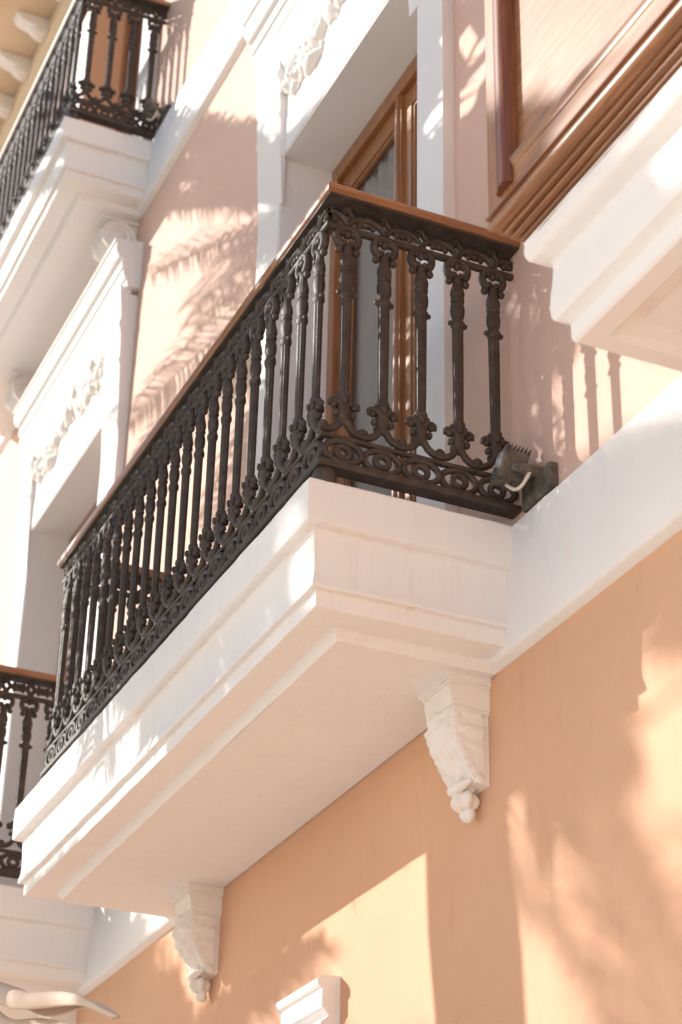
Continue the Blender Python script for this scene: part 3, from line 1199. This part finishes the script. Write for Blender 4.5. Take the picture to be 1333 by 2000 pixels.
def palm(base, crown, nf, L, seed, label, lo=-.5, hi=1.2, r=.17, extra=(), nl=46, ll=.42, wid=.022, bend=.12, gaps=()):
    rnd = random.Random(seed)
    root = empty('palm_tree', (base[0], base[1], GZ))
    tag(root, label, 'palm tree', 'palm trees in the street')
    off = Vector((-base[0], -base[1], -GZ))
    t = MB()
    n = 30
    B_, C_ = Vector((base[0], base[1], GZ)), Vector(crown)
    pts, rr = [], []
    for i in range(n+1):
        k = i/n
        p = B_.lerp(C_, k)
        pts.append(p+off+Vector((sin(pi*k)*bend, 0, 0)))
        rr.append(r*(1.12-.22*k)*(1+.06*(i % 2)))
    t.tube(pts, rr, 14, nrm=(0, 1, 0))
    obj('trunk', t, M_BARK, root, angle=60)
    c = MB()
    o = C_+off
    def gap(q):
        q = q-off
        d = WY-q.y
        X, Z = q.x+.98*d, q.z-.68*d
        return any(((X-a)/ra)**2+((Z-b_)/rb)**2 < 1 for a, b_, ra, rb in gaps)
    fr = []
    for k in range(nf):
        az = k*2.39996+rnd.uniform(-.3, .3)
        fr.append((az, lo+(hi-lo)*((k+.5)/nf), L*rnd.uniform(.8, 1.1), rnd.uniform(.22, .42)))
    for az, el, l, dr, *ex in fr+list(extra):
        d = Vector((cos(az)*cos(el), sin(az)*cos(el), sin(el)))
        bad = False
        for q in (.4, .7, 1.0, 1.15):
            p = C_+d*(l*q)+Vector((0, 0, -1))*(dr*l*q*q)
            if in_shot(p) or in_shot(p+Vector((0, .25, -.2))) or in_shot(p+Vector((.2, .2, 0))):
                bad = True
        if bad:
            continue
        frond(c, o, az, el, l, dr, rnd, nl=int(nl*max(1, l/1.8)), ll=ex[0] if ex else ll, wid=wid, gap=gap)
    c.sphere(tuple(o), r*1.3, 12, 8, (1, 1, 1.4))
    obj('crown', c, M_FROND, root, angle=70)

def back(x, z, t, y=WY):
    """the spot t metres out from the wall whose shadow falls at (x, z)"""
    return (x-.98*t, y-t, z+.68*t)

PI = pi
c1 = back(-.72, 1.60, 2.1)
b1 = back(.05, -1.5, 2.1)
rr_ = random.Random(77)
arch = []
for i in range(18):                       # long arching fronds on the side away from the camera
    arch.append((PI+rr_.uniform(-.05, .40), rr_.uniform(.56, .76), rr_.uniform(2.9, 4.2), rr_.uniform(.06, .16), rr_.uniform(.5, .68)))
for i in range(12):
    arch.append((PI+rr_.uniform(-.02, .14), rr_.uniform(.64, .78), rr_.uniform(4.5, 5.2), rr_.uniform(.05, .08), .6))
arch += [(PI+.05, .24, 3.2, .02, .55), (PI-.03, .40, 3.4, .14, .55), (PI+.12, .06, 2.2, .12, .5)]
for i in range(30):                       # old fronds hanging under the crown
    arch.append((rr_.uniform(0, 2*PI), rr_.uniform(-1.52, -1.2), rr_.uniform(1.75, 2.18), .03, .42))
gaps = [(.47, .50, .17, .16), (.50, .05, .12, .22), (.48, -.55, .13, .25), (-1.62, 2.88, .34, .17), (-1.95, 1.75, .10, .16), (-2.0, 2.12, .06, .10)]
for k in range(9):                        # holes in the crown
    gaps.append((-1.42+rr_.uniform(-.03, .03), .25+.17*k, .075, rr_.uniform(.05, .085)))
for k in range(12):
    gaps.append((rr_.uniform(-.30, .30), 1.0+.13*k, rr_.uniform(.05, .09), rr_.uniform(.05, .09)))
palm((b1[0], b1[1]), c1, 66, 1.45, 5, 'leaning palm close to the facade, out of frame, shading the middle balcony', lo=-.75, hi=.8, r=.185, wid=.028, extra=arch, ll=.46, gaps=gaps)
gaps = [(.80, -1.08, .24, .28), (2.28, -.60, .18, .07), (1.93, -.56, .08, .13), (2.55, -.52, .10, .08), (2.08, -.74, .12, .05), (.52, -.60, .12, .13)]
left = [(PI+rr_.uniform(-.1, .1), rr_.uniform(.10, .50), rr_.uniform(1.6, 2.1), .1, .45) for k in range(22)]
c2 = back(2.05, -.75, 6.0)
palm((c2[0]+.3, c2[1]), c2, 60, 1.05, 11, 'short bushy palm farther out in the street, out of frame to the right', lo=-.9, hi=.45, r=.18, wid=.03, extra=left, gaps=gaps)
c3 = back(.85, -2.2, 7.0)
palm((c3[0]+.3, c3[1]), c3, 17, 2.1, 21, 'lower palm farther out in the street, out of frame', lo=-.2, hi=1.3, r=.18, gaps=[(-.95, -.95, .22, .25), (.80, -1.0, .10, .18)])
c4 = back(-3.25, -1.15, 4.0)
palm((c4[0], c4[1]), c4, 40, 1.05, 31, 'small young palm near the far end of the facade, out of frame', lo=-.7, hi=1.2, r=.14, wid=.03, extra=[(.05, .22, 2.1, .1, .34), (-.1, .05, 2.0, .05, .3), (.1, -.1, 1.9, .05, .3), (-.05, .36, 1.8, .12, .3)])

# unseen house added on the right to bounce sunlight onto the end faces
nh = empty('added_house', (8.0, -6, GZ))
tag(nh, 'unseen cream house added on the right, bouncing sunlight onto the balcony ends', 'house')
b = MB()
b.box(0, 6, -5.5, 5.9, 0, 8.5)
obj('wall', b, M_WHITE, nh)
b = MB()
b.box(-.3, 6.3, -5.8, 5.95, 8.5, 8.8)
obj('roof', b, M_STONE, nh)
for yy in (-4, -1, 2):
    for zz in (1.0, 4.6):
        b = MB()
        b.box(-.05, .0, yy, yy+1.2, zz, zz+2.0)
        f = obj('window', b, M_WZ, nh)
        b = MB()
        b.box(-.06, -.051, yy+.12, yy+1.08, zz+.12, zz+1.88)
        obj('glass_pane', b, M_LAMPG, f)
